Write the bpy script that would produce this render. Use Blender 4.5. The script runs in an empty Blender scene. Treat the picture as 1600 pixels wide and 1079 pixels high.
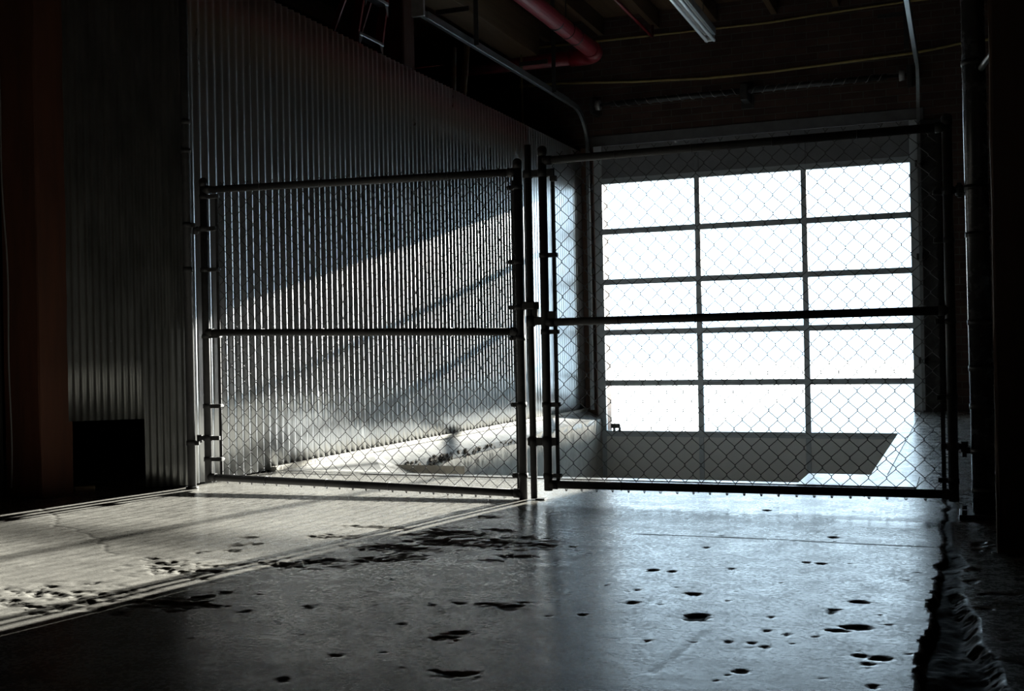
import bpy, bmesh, math, random
import numpy as np
from mathutils import Vector, Matrix

random.seed(7)
RNG = np.random.default_rng(11)
SC = bpy.context.scene
COL = SC.collection
PI = math.pi
R = math.radians

# ------------------------------------------------------------------ camera
def make_camera():
    yaw, pitch, roll = R(21.39), R(0.097), R(-1.102)
    fw = Vector((-math.sin(yaw) * math.cos(pitch), math.cos(yaw) * math.cos(pitch), math.sin(pitch)))
    rt = Vector((math.cos(yaw), math.sin(yaw), 0))
    up = rt.cross(fw)
    rt2 = rt * math.cos(roll) + up * math.sin(roll)
    up2 = up * math.cos(roll) - rt * math.sin(roll)
    cd = bpy.data.cameras.new('camera')
    cd.sensor_width = 36
    cd.sensor_fit = 'HORIZONTAL'
    cd.lens = 36 * 1792.1 / 1600
    cd.clip_start = 0.02
    cd.clip_end = 500
    co = bpy.data.objects.new('camera', cd)
    COL.objects.link(co)
    m = Matrix((rt2, up2, -fw)).transposed().to_4x4()
    m.translation = (0, 0, 0.70)
    co.matrix_world = m
    SC.camera = co
make_camera()

# ------------------------------------------------------------------ world, sun, exposure
SUN_DIR = Vector((-0.192, -1.0, -0.232))          # the way the sunlight travels
w = bpy.data.worlds.new('sky')
SC.world = w
w.use_nodes = True
wn = w.node_tree.nodes
wl = w.node_tree.links
wn.clear()
wo = wn.new('ShaderNodeOutputWorld')
bg = wn.new('ShaderNodeBackground')
bg.inputs[0].default_value = (0.66, 0.84, 1.0, 1)      # hazy bright daylight
bg.inputs[1].default_value = 5.0
wl.new(bg.outputs[0], wo.inputs[0])

sd = bpy.data.lights.new('sun', 'SUN')
sd.energy = 46.0
sd.color = (1.0, 0.95, 0.86)
sd.angle = R(0.8)
so = bpy.data.objects.new('sun', sd)
COL.objects.link(so)
so.rotation_euler = SUN_DIR.to_track_quat('-Z', 'Y').to_euler()
so.location = (3, 20, 6)

vs = SC.view_settings
vs.view_transform = 'Standard'
vs.look = 'None'
vs.gamma = 1.0
vs.use_curve_mapping = False
vs.exposure = 0.0
SC.cycles.max_bounces = 10
SC.cycles.diffuse_bounces = 5
SC.cycles.glossy_bounces = 5
SC.cycles.transparent_max_bounces = 24
SC.cycles.caustics_reflective = False
SC.cycles.caustics_refractive = False
SC.cycles.sample_clamp_indirect = 3.0

# ------------------------------------------------------------------ helpers
class MB:
    """Collects verts / faces, links them as one mesh object."""
    def __init__(s):
        s.v, s.f, s.sm = [], [], []

    def add(s, verts, faces, smooth=False):
        o = len(s.v)
        s.v.extend([tuple(p) for p in verts])
        for f in faces:
            s.f.append(tuple(i + o for i in f))
            s.sm.append(smooth)

    def box(s, x0, x1, y0, y1, z0, z1, m=None):
        p = [(x0, y0, z0), (x1, y0, z0), (x1, y1, z0), (x0, y1, z0),
             (x0, y0, z1), (x1, y0, z1), (x1, y1, z1), (x0, y1, z1)]
        if m is not None:
            p = [m @ Vector(q) for q in p]
        s.add(p, [(0, 3, 2, 1), (4, 5, 6, 7), (0, 1, 5, 4), (1, 2, 6, 5), (2, 3, 7, 6), (3, 0, 4, 7)])

    def bbox(s, x0, x1, y0, y1, z0, z1, b=0.004, m=None):
        """box with chamfered edges"""
        bm = bmesh.new()
        bmesh.ops.create_cube(bm, size=1)
        for v in bm.verts:
            v.co = Vector(((x0 + x1) / 2 + v.co.x * (x1 - x0), (y0 + y1) / 2 + v.co.y * (y1 - y0), (z0 + z1) / 2 + v.co.z * (z1 - z0)))
        b = min(b, 0.4 * min(x1 - x0, y1 - y0, z1 - z0))
        bmesh.ops.bevel(bm, geom=bm.edges[:] + bm.verts[:], offset=b, segments=2, profile=0.5, affect='EDGES')
        bm.verts.index_update()
        vs_ = [(m @ v.co) if m is not None else v.co.copy() for v in bm.verts]
        s.add(vs_, [[v.index for v in f.verts] for f in bm.faces])
        bm.free()

    def tube(s, pts, r, n=12, caps=True, smooth=True):
        pts = [Vector(p) for p in pts]
        k = len(pts)
        rs = r if isinstance(r, (list, tuple)) else [r] * k
        ts = []
        for i in range(k):
            a = pts[max(i - 1, 0)]
            b = pts[min(i + 1, k - 1)]
            ts.append((b - a).normalized())
        ref = Vector((0, 0, 1)) if abs(ts[0].z) < 0.9 else Vector((1, 0, 0))
        u = ts[0].cross(ref).normalized()
        rings = []
        for i in range(k):
            u = (u - ts[i] * u.dot(ts[i])).normalized()
            w_ = ts[i].cross(u)
            rings.append([pts[i] + (u * math.cos(2 * PI * j / n) + w_ * math.sin(2 * PI * j / n)) * rs[i] for j in range(n)])
        vv = [p for ring in rings for p in ring]
        ff = []
        for i in range(k - 1):
            for j in range(n):
                ff.append((i * n + j, i * n + (j + 1) % n, (i + 1) * n + (j + 1) % n, (i + 1) * n + j))
        s.add(vv, ff, smooth)
        if caps:
            s.add(rings[0], [tuple(reversed(range(n)))])
            s.add(rings[-1], [tuple(range(n))])

    def sweep(s, prof, path, closed=True, side=Vector((1, 0, 0))):
        """profile (a,b) swept along a path in a plane whose normal is `side`: a along side, b along side x tangent"""
        path = [Vector(p) for p in path]
        n, k = len(prof), len(path)
        vv = []
        for i in range(k):
            t = (path[min(i + 1, k - 1)] - path[max(i - 1, 0)]).normalized()
            nn = side.cross(t).normalized()
            for a, b in prof:
                vv.append(path[i] + side * a + nn * b)
        ff = []
        for i in range(k - 1):
            for j in range(n if closed else n - 1):
                ff.append((i * n + j, i * n + (j + 1) % n, (i + 1) * n + (j + 1) % n, (i + 1) * n + j))
        ff.append(tuple(reversed(range(n))))
        ff.append(tuple(range((k - 1) * n, k * n)))
        s.add(vv, ff)

    def sphere(s, c, r, nu=12, nv=8, sx=1, sy=1, sz=1):
        vv, ff = [], []
        for i in range(nv + 1):
            th = PI * i / nv
            for j in range(nu):
                ph = 2 * PI * j / nu
                vv.append((c[0] + r * sx * math.sin(th) * math.cos(ph), c[1] + r * sy * math.sin(th) * math.sin(ph), c[2] + r * sz * math.cos(th)))
        for i in range(nv):
            for j in range(nu):
                ff.append((i * nu + j, (i + 1) * nu + j, (i + 1) * nu + (j + 1) % nu, i * nu + (j + 1) % nu))
        s.add(vv, ff, True)

    def build(s, name, mat, parent=None):
        me = bpy.data.meshes.new(name)
        me.from_pydata(s.v, [], s.f)
        me.polygons.foreach_set('use_smooth', s.sm)
        me.validate()
        me.update()
        bm = bmesh.new()
        bm.from_mesh(me)
        bmesh.ops.remove_doubles(bm, verts=bm.verts, dist=1e-5)
        bmesh.ops.recalc_face_normals(bm, faces=bm.faces)
        bm.to_mesh(me)
        bm.free()
        o = bpy.data.objects.new(name, me)
        if mat:
            me.materials.append(mat)
        COL.objects.link(o)
        if parent is not None:
            o.parent = parent
            o.matrix_parent_inverse = parent_inv(parent)
        return o

def parent_inv(p):
    m = Matrix.LocRotScale(p.location, p.rotation_euler, p.scale)
    if p.parent is not None:
        m = Matrix.LocRotScale(p.parent.location, p.parent.rotation_euler, p.parent.scale) @ p.matrix_parent_inverse @ m if False else m
    return m.inverted()

def empty(name, loc):
    o = bpy.data.objects.new(name, None)
    o.empty_display_size = 0.1
    COL.objects.link(o)
    o.location = loc
    return o

def tag(o, label, cat, group=None):
    o['label'] = label
    o['category'] = cat
    if group:
        o['group'] = group
    return o

def struct(o, label=None, cat=None):
    o['kind'] = 'structure'
    if label:
        o['label'] = label
    if cat:
        o['category'] = cat
    return o

def thing(name, loc, label, cat, group=None):
    return tag(empty(name, loc), label, cat, group)

# ------------------------------------------------------------------ materials
def new_mat(name):
    m = bpy.data.materials.new(name)
    m.use_nodes = True
    nt = m.node_tree
    return m, nt, nt.nodes['Principled BSDF']

def mat(name, c1, c2=None, rough=0.5, rough2=None, metal=0.0, scale=8.0, stretch=(1, 1, 1), bump=0.0, bscale=60.0, spec=0.5, detail=6.0):
    m, nt, p = new_mat(name)
    N, L = nt.nodes.new, nt.links.new
    tc = N('ShaderNodeTexCoord')
    mp = N('ShaderNodeMapping')
    mp.inputs['Scale'].default_value = stretch
    L(tc.outputs['Object'], mp.inputs[0])
    nz = N('ShaderNodeTexNoise')
    nz.inputs['Scale'].default_value = scale
    nz.inputs['Detail'].default_value = detail
    nz.inputs['Roughness'].default_value = 0.65
    L(mp.outputs[0], nz.inputs[0])
    cr = N('ShaderNodeValToRGB')
    cr.color_ramp.elements[0].position = 0.32
    cr.color_ramp.elements[1].position = 0.68
    cr.color_ramp.elements[0].color = (*c1, 1)
    cr.color_ramp.elements[1].color = (*(c2 or c1), 1)
    L(nz.outputs[0], cr.inputs[0])
    L(cr.outputs[0], p.inputs['Base Color'])
    p.inputs['Metallic'].default_value = metal
    p.inputs['Specular IOR Level'].default_value = spec
    if rough2 is not None:
        mr = N('ShaderNodeMapRange')
        mr.inputs[1].default_value = 0.3
        mr.inputs[2].default_value = 0.7
        mr.inputs[3].default_value = rough
        mr.inputs[4].default_value = rough2
        L(nz.outputs[0], mr.inputs[0])
        L(mr.outputs[0], p.inputs['Roughness'])
    else:
        p.inputs['Roughness'].default_value = rough
    if bump:
        nb = N('ShaderNodeTexNoise')
        nb.inputs['Scale'].default_value = bscale
        nb.inputs['Detail'].default_value = 5
        L(mp.outputs[0], nb.inputs[0])
        bp = N('ShaderNodeBump')
        bp.inputs['Strength'].default_value = bump
        bp.inputs['Distance'].default_value = 0.01
        L(nb.outputs[0], bp.inputs['Height'])
        L(bp.outputs[0], p.inputs['Normal'])
    return m

def brick_mat(name, ca, cb, mortar):
    m, nt, p = new_mat(name)
    N, L = nt.nodes.new, nt.links.new
    tc = N('ShaderNodeTexCoord')
    mp = N('ShaderNodeMapping')
    mp.vector_type = 'POINT'
    mp.inputs['Rotation'].default_value = (R(-90), 0, 0)
    L(tc.outputs['Object'], mp.inputs[0])
    br = N('ShaderNodeTexBrick')
    br.inputs['Scale'].default_value = 1.0
    br.inputs['Brick Width'].default_value = 0.215
    br.inputs['Row Height'].default_value = 0.072
    br.inputs['Mortar Size'].default_value = 0.006
    br.inputs['Mortar Smooth'].default_value = 0.3
    br.inputs['Color1'].default_value = (*ca, 1)
    br.inputs['Color2'].default_value = (*cb, 1)
    br.inputs['Mortar'].default_value = (*mortar, 1)
    L(mp.outputs[0], br.inputs[0])
    nz = N('ShaderNodeTexNoise')
    nz.inputs['Scale'].default_value = 5
    nz.inputs['Detail'].default_value = 6
    L(tc.outputs['Object'], nz.inputs[0])
    mx = N('ShaderNodeMix')
    mx.data_type = 'RGBA'
    mx.blend_type = 'MULTIPLY'
    mx.inputs[0].default_value = 0.6
    L(br.outputs[0], mx.inputs[6])
    L(nz.outputs[0], mx.inputs[7])
    L(mx.outputs[2], p.inputs['Base Color'])
    p.inputs['Roughness'].default_value = 0.85
    p.inputs['Specular IOR Level'].default_value = 0.25
    bp = N('ShaderNodeBump')
    bp.inputs['Strength'].default_value = 0.6
    bp.inputs['Distance'].default_value = 0.01
    bp.invert = True
    L(br.outputs[1], bp.inputs['Height'])
    L(bp.outputs[0], p.inputs['Normal'])
    return m

def floor_mat():
    m, nt, p = new_mat('worn_concrete')
    N, L = nt.nodes.new, nt.links.new
    tc = N('ShaderNodeTexCoord')
    def noise(scale, detail=6, rough=0.6, st=(1, 1, 1)):
        mp = N('ShaderNodeMapping')
        mp.inputs['Scale'].default_value = st
        L(tc.outputs['Object'], mp.inputs[0])
        n = N('ShaderNodeTexNoise')
        n.inputs['Scale'].default_value = scale
        n.inputs['Detail'].default_value = detail
        n.inputs['Roughness'].default_value = rough
        L(mp.outputs[0], n.inputs[0])
        return n.outputs[0]
    def ramp(src, a, b, ca, cb):
        r_ = N('ShaderNodeMapRange')
        r_.inputs[1].default_value = a
        r_.inputs[2].default_value = b
        r_.inputs[3].default_value = ca
        r_.inputs[4].default_value = cb
        L(src, r_.inputs[0])
        return r_.outputs[0]
    big = noise(1.3, 5)
    mid = noise(9, 8, 0.7)
    fine = noise(70, 6, 0.7)
    speck = noise(160, 2, 0.5)
    cr = N('ShaderNodeValToRGB')
    e = cr.color_ramp.elements
    e[0].position, e[0].color = 0.30, (0.150, 0.145, 0.135, 1)
    e[1].position, e[1].color = 0.72, (0.30, 0.29, 0.265, 1)
    mixv = N('ShaderNodeMath')
    mixv.operation = 'MULTIPLY_ADD'
    L(mid, mixv.inputs[0])
    mixv.inputs[1].default_value = 0.55
    mm = N('ShaderNodeMath')
    mm.operation = 'MULTIPLY'
    mm.inputs[1].default_value = 0.45
    L(big, mm.inputs[0])
    L(mm.outputs[0], mixv.inputs[2])
    L(mixv.outputs[0], cr.inputs[0])
    # small dark pores
    pores = ramp(speck, 0.26, 0.34, 0.35, 1.0)
    m1 = N('ShaderNodeMix')
    m1.data_type = 'RGBA'
    m1.blend_type = 'MULTIPLY'
    m1.inputs[0].default_value = 1.0
    L(cr.outputs[0], m1.inputs[6])
    cb_ = N('ShaderNodeCombineColor')
    for i in range(3):
        L(pores, cb_.inputs[i])
    L(cb_.outputs[0], m1.inputs[7])
    # dirt lying in the broken places
    at = N('ShaderNodeAttribute')
    at.attribute_name = 'wear'
    m2 = N('ShaderNodeMix')
    m2.data_type = 'RGBA'
    L(at.outputs['Fac'], m2.inputs[0])
    L(m1.outputs[2], m2.inputs[6])
    m2.inputs[7].default_value = (0.014, 0.0125, 0.011, 1)
    L(m2.outputs[2], p.inputs['Base Color'])
    rg0 = ramp(mid, 0.3, 0.7, 0.15, 0.31)
    rgf = ramp(fine, 0.35, 0.65, -0.08, 0.14)
    rgs = N('ShaderNodeMath')
    rgs.operation = 'ADD'
    L(rg0, rgs.inputs[0])
    L(rgf, rgs.inputs[1])
    rg = rgs.outputs[0]
    ad = N('ShaderNodeMath')
    ad.operation = 'MULTIPLY_ADD'
    L(at.outputs['Fac'], ad.inputs[0])
    ad.inputs[1].default_value = 0.4
    L(rg, ad.inputs[2])
    at2 = N('ShaderNodeAttribute')
    at2.attribute_name = 'polish'
    pm = N('ShaderNodeMath')
    pm.operation = 'MULTIPLY_ADD'
    pm.use_clamp = True
    L(at2.outputs['Fac'], pm.inputs[0])
    pm.inputs[1].default_value = -0.16
    L(ad.outputs[0], pm.inputs[2])
    L(pm.outputs[0], p.inputs['Roughness'])
    sp = ramp(at.outputs['Fac'], 0.0, 0.7, 0.48, 0.03)
    L(sp, p.inputs['Specular IOR Level'])
    b1 = N('ShaderNodeBump')
    b1.inputs['Strength'].default_value = 0.22
    b1.inputs['Distance'].default_value = 0.002
    L(fine, b1.inputs['Height'])
    b2 = N('ShaderNodeBump')
    b2.inputs['Strength'].default_value = 0.07
    b2.inputs['Distance'].default_value = 0.01
    L(mid, b2.inputs['Height'])
    L(b1.outputs[0], b2.inputs['Normal'])
    L(b2.outputs[0], p.inputs['Normal'])
    return m

def glass_mat():
    m = bpy.data.materials.new('clear_glazing')
    m.use_nodes = True
    nt = m.node_tree
    nt.nodes.clear()
    N, L = nt.nodes.new, nt.links.new
    out = N('ShaderNodeOutputMaterial')
    mix = N('ShaderNodeMixShader')
    tr = N('ShaderNodeBsdfTransparent')
    tr.inputs[0].default_value = (0.95, 0.97, 0.97, 1)
    gl = N('ShaderNodeBsdfGlossy')
    gl.inputs['Roughness'].default_value = 0.02
    fr = N('ShaderNodeFresnel')
    fr.inputs[0].default_value = 1.3
    L(fr.outputs[0], mix.inputs[0])
    L(tr.outputs[0], mix.inputs[1])
    L(gl.outputs[0], mix.inputs[2])
    L(mix.outputs[0], out.inputs[0])
    return m

M = {}
M['floor'] = floor_mat()
M['smooth_concrete'] = mat('smooth_concrete', (0.36, 0.36, 0.355), (0.46, 0.46, 0.455), 0.18, 0.32, scale=6, bump=0.08, bscale=30)
M['pit_concrete'] = mat('rough_concrete', (0.38, 0.355, 0.31), (0.54, 0.515, 0.46), 0.85, scale=7, stretch=(1, 1, 0.5), bump=0.5, bscale=40)
M['broken_concrete'] = mat('broken_concrete', (0.05, 0.04, 0.03), (0.20, 0.17, 0.13), 0.95, scale=30, bump=0.9, bscale=60)
M['galv'] = mat('galvanised_sheet', (0.64, 0.665, 0.69), (0.72, 0.745, 0.77), 0.27, 0.34, metal=0.92, scale=14, stretch=(1, 1, 0.2))
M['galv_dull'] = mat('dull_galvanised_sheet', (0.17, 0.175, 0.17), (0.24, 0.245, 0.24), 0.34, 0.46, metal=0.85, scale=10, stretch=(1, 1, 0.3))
M['gate'] = mat('dark_gate_pipe', (0.035, 0.035, 0.037), (0.065, 0.065, 0.068), 0.55, 0.7, metal=0.25, scale=25)
M['wire'] = mat('weathered_wire', (0.09, 0.09, 0.095), (0.14, 0.14, 0.15), 0.5, metal=0.7, scale=40)
M['pipe'] = mat('grey_painted_pipe', (0.05, 0.052, 0.055), (0.08, 0.08, 0.085), 0.22, 0.3, metal=0.3, scale=20)
M['bright_steel'] = mat('zinc_track', (0.42, 0.44, 0.46), (0.55, 0.57, 0.58), 0.32, 0.45, metal=0.85, scale=20)
M['dark_steel'] = mat('dark_steel', (0.03, 0.03, 0.032), (0.06, 0.06, 0.06), 0.5, metal=0.6, scale=20)
M['timber_red'] = mat('red_brown_timber', (0.055, 0.017, 0.007), (0.10, 0.030, 0.012), 0.75, scale=9, stretch=(1, 1, 0.12), bump=0.25, bscale=30)
M['timber_dark'] = mat('dark_timber', (0.07, 0.04, 0.028), (0.12, 0.07, 0.05), 0.75, scale=9, stretch=(1, 1, 0.12), bump=0.25, bscale=30)
M['deck'] = mat('ceiling_boards', (0.075, 0.042, 0.021), (0.12, 0.068, 0.033), 0.8, scale=6, stretch=(6, 0.3, 1), bump=0.2, bscale=20)
M['beam'] = mat('pale_timber', (0.09, 0.052, 0.024), (0.13, 0.078, 0.037), 0.75, scale=7, stretch=(1, 0.15, 4), bump=0.2, bscale=20)
M['brick'] = brick_mat('dark_brick', (0.085, 0.050, 0.042), (0.12, 0.072, 0.060), (0.13, 0.118, 0.108))  # brick and mortar all in dark tones
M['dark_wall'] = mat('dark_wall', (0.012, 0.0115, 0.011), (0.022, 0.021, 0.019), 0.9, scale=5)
M['door_frame'] = mat('grey_aluminium', (0.42, 0.46, 0.49), (0.50, 0.54, 0.57), 0.45, metal=0.1, scale=15)
M['door_panel'] = mat('grey_door_panel', (0.76, 0.75, 0.73), (0.80, 0.79, 0.77), 0.6, scale=6)
M['top_panel'] = mat('grey_top_panel', (0.17, 0.175, 0.19), (0.22, 0.225, 0.24), 0.65, scale=6)  # darker, bluer grey than the bottom panel
M['lintel'] = mat('grey_lintel', (0.085, 0.086, 0.09), (0.125, 0.126, 0.13), 0.7, scale=9)
M['glass'] = glass_mat()
M['red_pipe'] = mat('red_pipe_paint', (0.16, 0.008, 0.014), (0.22, 0.012, 0.02), 0.38, scale=12)
M['yellow_cond'] = mat('yellowed_conduit', (0.30, 0.23, 0.08), (0.42, 0.33, 0.12), 0.5, scale=10)
M['grey_cond'] = mat('grey_conduit', (0.22, 0.22, 0.22), (0.32, 0.32, 0.31), 0.5, metal=0.4, scale=10)
M['white_enamel'] = mat('white_enamel', (0.55, 0.57, 0.58), (0.65, 0.67, 0.68), 0.4, scale=10)
M['tube_glass'] = mat('unlit_tube', (0.75, 0.78, 0.80), (0.8, 0.83, 0.85), 0.18, scale=10)
M['ladder_red'] = mat('red_fibreglass', (0.28, 0.02, 0.015), (0.36, 0.03, 0.02), 0.5, scale=10)
M['aluminium'] = mat('aluminium', (0.5, 0.51, 0.52), (0.6, 0.61, 0.62), 0.35, metal=0.8, scale=15)
M['black'] = mat('black_plastic', (0.02, 0.02, 0.02), (0.03, 0.03, 0.03), 0.5)
M['ground'] = mat('pale_yard_concrete', (0.62, 0.61, 0.58), (0.72, 0.71, 0.68), 0.9, scale=2)
M['pale_block'] = mat('pale_block', (0.76, 0.76, 0.75), (0.82, 0.82, 0.81), 0.9, scale=2)  # for the unseen sun-blocking volume added in the yard
M['track'] = mat('dull_zinc_track', (0.20, 0.22, 0.23), (0.28, 0.30, 0.31), 0.30, 0.42, metal=0.9, scale=20)
M['offcut'] = mat('wood_offcut', (0.35, 0.28, 0.18), (0.45, 0.36, 0.24), 0.8, scale=10)

# ------------------------------------------------------------------ numpy noise for the floor relief
def vnoise(x, y, seed):
    r_ = np.random.default_rng(seed).random((257, 257))
    xi = np.floor(x).astype(int)
    yi = np.floor(y).astype(int)
    fx = x - xi
    fy = y - yi
    fx = fx * fx * (3 - 2 * fx)
    fy = fy * fy * (3 - 2 * fy)
    a = r_[xi % 256, yi % 256]
    b = r_[(xi + 1) % 256, yi % 256]
    c = r_[xi % 256, (yi + 1) % 256]
    d = r_[(xi + 1) % 256, (yi + 1) % 256]
    return (a * (1 - fx) + b * fx) * (1 - fy) + (c * (1 - fx) + d * fx) * fy

def fbm(x, y, f, seed, octv=4):
    s_, a, t = 0, 1.0, 0
    for i in range(octv):
        s_ = s_ + a * vnoise(x * f + 31.7 * i, y * f + 17.3 * i, seed + i)
        t += a
        a *= 0.55
        f *= 2.03
    return s_ / t

# broken spots of the slab: x, y, half-length, half-width (metres)
CLEAN_PITS = [(-0.708, 3.179, 0.028, 0.021), (-0.642, 2.905, 0.031, 0.035), (-0.846, 3.021, 0.017, 0.023), (-0.932, 2.855, 0.012, 0.014), (-0.452, 2.449, 0.011, 0.015), (-0.267, 3.2, 0.021, 0.02), (-0.326, 3.066, 0.011, 0.026), (-0.252, 2.912, 0.038, 0.023), (-0.29, 2.867, 0.023, 0.013), (-0.177, 2.64, 0.021, 0.016), (-0.22, 2.649, 0.017, 0.012), (-0.201, 2.585, 0.014, 0.012), (-0.439, 4.231, 0.017, 0.021), (-0.769, 4.841, 0.016, 0.023), (-0.179, 2.42, 0.01, 0.012), (-0.464, 2.959, 0.008, 0.012), (-0.879, 3.183, 0.008, 0.013), (-0.453, 2.817, 0.008, 0.013), (-0.403, 2.794, 0.008, 0.012), (-0.433, 2.662, 0.008, 0.012), (-0.524, 2.688, 0.008, 0.012), (-0.466, 2.694, 0.008, 0.012), (-0.705, 2.645, 0.008, 0.012), (-0.425, 3.721, 0.014, 0.014), (-0.83, 3.91, 0.011, 0.016), (-0.471, 3.73, 0.012, 0.014), (-0.68, 3.563, 0.012, 0.015), (-0.906, 3.478, 0.016, 0.015), (-0.845, 3.474, 0.012, 0.013)]
ROUGH_PITS = [(-1.178, 2.538, 0.039, 0.037), (-1.161, 2.582, 0.021, 0.019), (-1.15, 2.875, 0.036, 0.034), (-1.212, 2.889, 0.021, 0.02), (-1.773, 3.464, 0.06, 0.06), (-1.846, 3.396, 0.065, 0.047), (-1.831, 3.97, 0.117, 0.068), (-1.798, 3.786, 0.083, 0.056), (-1.868, 3.616, 0.126, 0.052), (-1.701, 3.943, 0.036, 0.044), (-1.569, 3.751, 0.057, 0.039), (-1.42, 3.818, 0.086, 0.033), (-1.487, 3.94, 0.041, 0.028), (-1.843, 4.371, 0.056, 0.027), (-1.644, 4.066, 0.039, 0.031), (-1.394, 3.58, 0.054, 0.024), (-1.451, 3.493, 0.032, 0.023), (-1.341, 2.623, 0.01, 0.014), (-1.361, 2.837, 0.009, 0.012), (-1.297, 2.888, 0.016, 0.016), (-1.676, 2.719, 0.013, 0.02), (-1.361, 2.097, 0.01, 0.015), (-1.349, 2.308, 0.016, 0.014), (-1.249, 2.317, 0.008, 0.012), (-1.019, 2.25, 0.042, 0.022), (-2.095, 3.233, 0.065, 0.046), (-2.023, 3.323, 0.066, 0.047), (-2.259, 3.782, 0.041, 0.046), (-2.184, 4.023, 0.156, 0.025), (-2.172, 3.79, 0.049, 0.03), (-2.566, 2.656, 0.04, 0.03), (-2.457, 2.642, 0.039, 0.024), (-2.489, 2.503, 0.056, 0.027), (-2.363, 2.515, 0.056, 0.026), (-2.339, 2.589, 0.034, 0.023), (-2.506, 2.817, 0.023, 0.027), (-2.608, 2.738, 0.031, 0.021), (-2.548, 2.527, 0.023, 0.023), (-2.374, 2.432, 0.045, 0.017), (-2.245, 2.534, 0.028, 0.017), (-2.606, 3.21, 0.023, 0.026), (-2.499, 3.143, 0.033, 0.031), (-2.333, 3.043, 0.043, 0.039), (-2.319, 3.125, 0.032, 0.029), (-2.233, 2.976, 0.035, 0.032), (-2.227, 3.084, 0.025, 0.022), (-2.39, 3.027, 0.043, 0.028), (-2.486, 3.078, 0.022, 0.024), (-2.529, 3.666, 0.025, 0.023), (-2.48, 3.506, 0.036, 0.028), (-2.526, 3.359, 0.03, 0.027), (-2.409, 3.417, 0.03, 0.027), (-2.41, 3.553, 0.029, 0.029), (-2.094, 2.644, 0.065, 0.052), (-2.025, 2.64, 0.055, 0.059), (-2.042, 2.719, 0.028, 0.035), (-2.125, 2.498, 0.027, 0.02), (-2.022, 2.814, 0.023, 0.019), (-1.813, 2.622, 0.016, 0.016), (-2.304, 2.75, 0.02, 0.019), (-2.33, 2.724, 0.02, 0.019), (-1.923, 2.646, 0.027, 0.016), (0.044, 4.21, 0.029, 0.105), (0.08, 4.181, 0.021, 0.052), (0.074, 3.425, 0.043, 0.022), (0.095, 3.323, 0.033, 0.016), (0.046, 3.23, 0.02, 0.019), (0.029, 3.794, 0.028, 0.027), (0.068, 2.913, 0.017, 0.012), (0.088, 2.718, 0.034, 0.014), (0.01, 3.587, 0.014, 0.024)]
CRACK = [(-4.25, 4.28), (-3.993, 4.142), (-3.877, 4.064), (-3.651, 3.882), (-3.584, 3.788), (-3.474, 3.71), (-3.361, 3.671), (-3.248, 3.585), (-3.041, 3.456), (-2.914, 3.348), (-2.78, 3.238)]
JOINT = [(-1.121, 4.125), (-0.883, 4.129), (-0.654, 4.132), (-0.432, 4.122), (-0.241, 4.12), (-0.077, 4.113)]
SCRATCH = [(-0.592, 2.775), (-0.61, 2.555), (-0.627, 2.389)]
JOINT_LEFT = [(-3.78, 5.70), (-3.22, 5.655)]
GUT_L = [(-0.075, 5.72), (-0.073, 5.145), (-0.070, 4.179), (-0.072, 3.819), (-0.070, 3.662), (-0.074, 3.47), (-0.091, 3.212), (-0.068, 3.07), (-0.095, 2.832), (-0.092, 2.661), (-0.086, 2.423), (-0.09, 2.1), (-0.09, 1.8)]
GUT_R = [(-0.060, 5.72), (-0.056, 5.15), (-0.059, 4.183), (-0.040, 4.0), (-0.016, 3.835), (-0.045, 3.649), (-0.036, 3.436), (-0.011, 3.236), (0.012, 3.06), (0.012, 2.865), (0.044, 2.759), (0.056, 2.468), (0.07, 2.1), (0.08, 1.8)]

def dist_poly(x, y, pts):
    d = np.full(x.shape, 9.0)
    for (ax, ay), (bx, by) in zip(pts[:-1], pts[1:]):
        vx, vy = bx - ax, by - ay
        t = np.clip(((x - ax) * vx + (y - ay) * vy) / (vx * vx + vy * vy), 0, 1)
        d = np.minimum(d, np.hypot(x - ax - t * vx, y - ay - t * vy))
    return d

# pit (loading bay) outline on the floor, metres
PIT_XL0, PIT_XL1 = -3.08, -3.60        # left end of the near edge / left wall
FACE_Y, FACE_Z = 6.96, -0.08           # where the left wall starts, and its top
PIT_XR = -0.445
PIT_Y0, PIT_Y1 = 5.80, 11.86
NOTCH_X, NOTCH_Y = -0.758, 6.20
PIT_Z = -0.78

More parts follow.
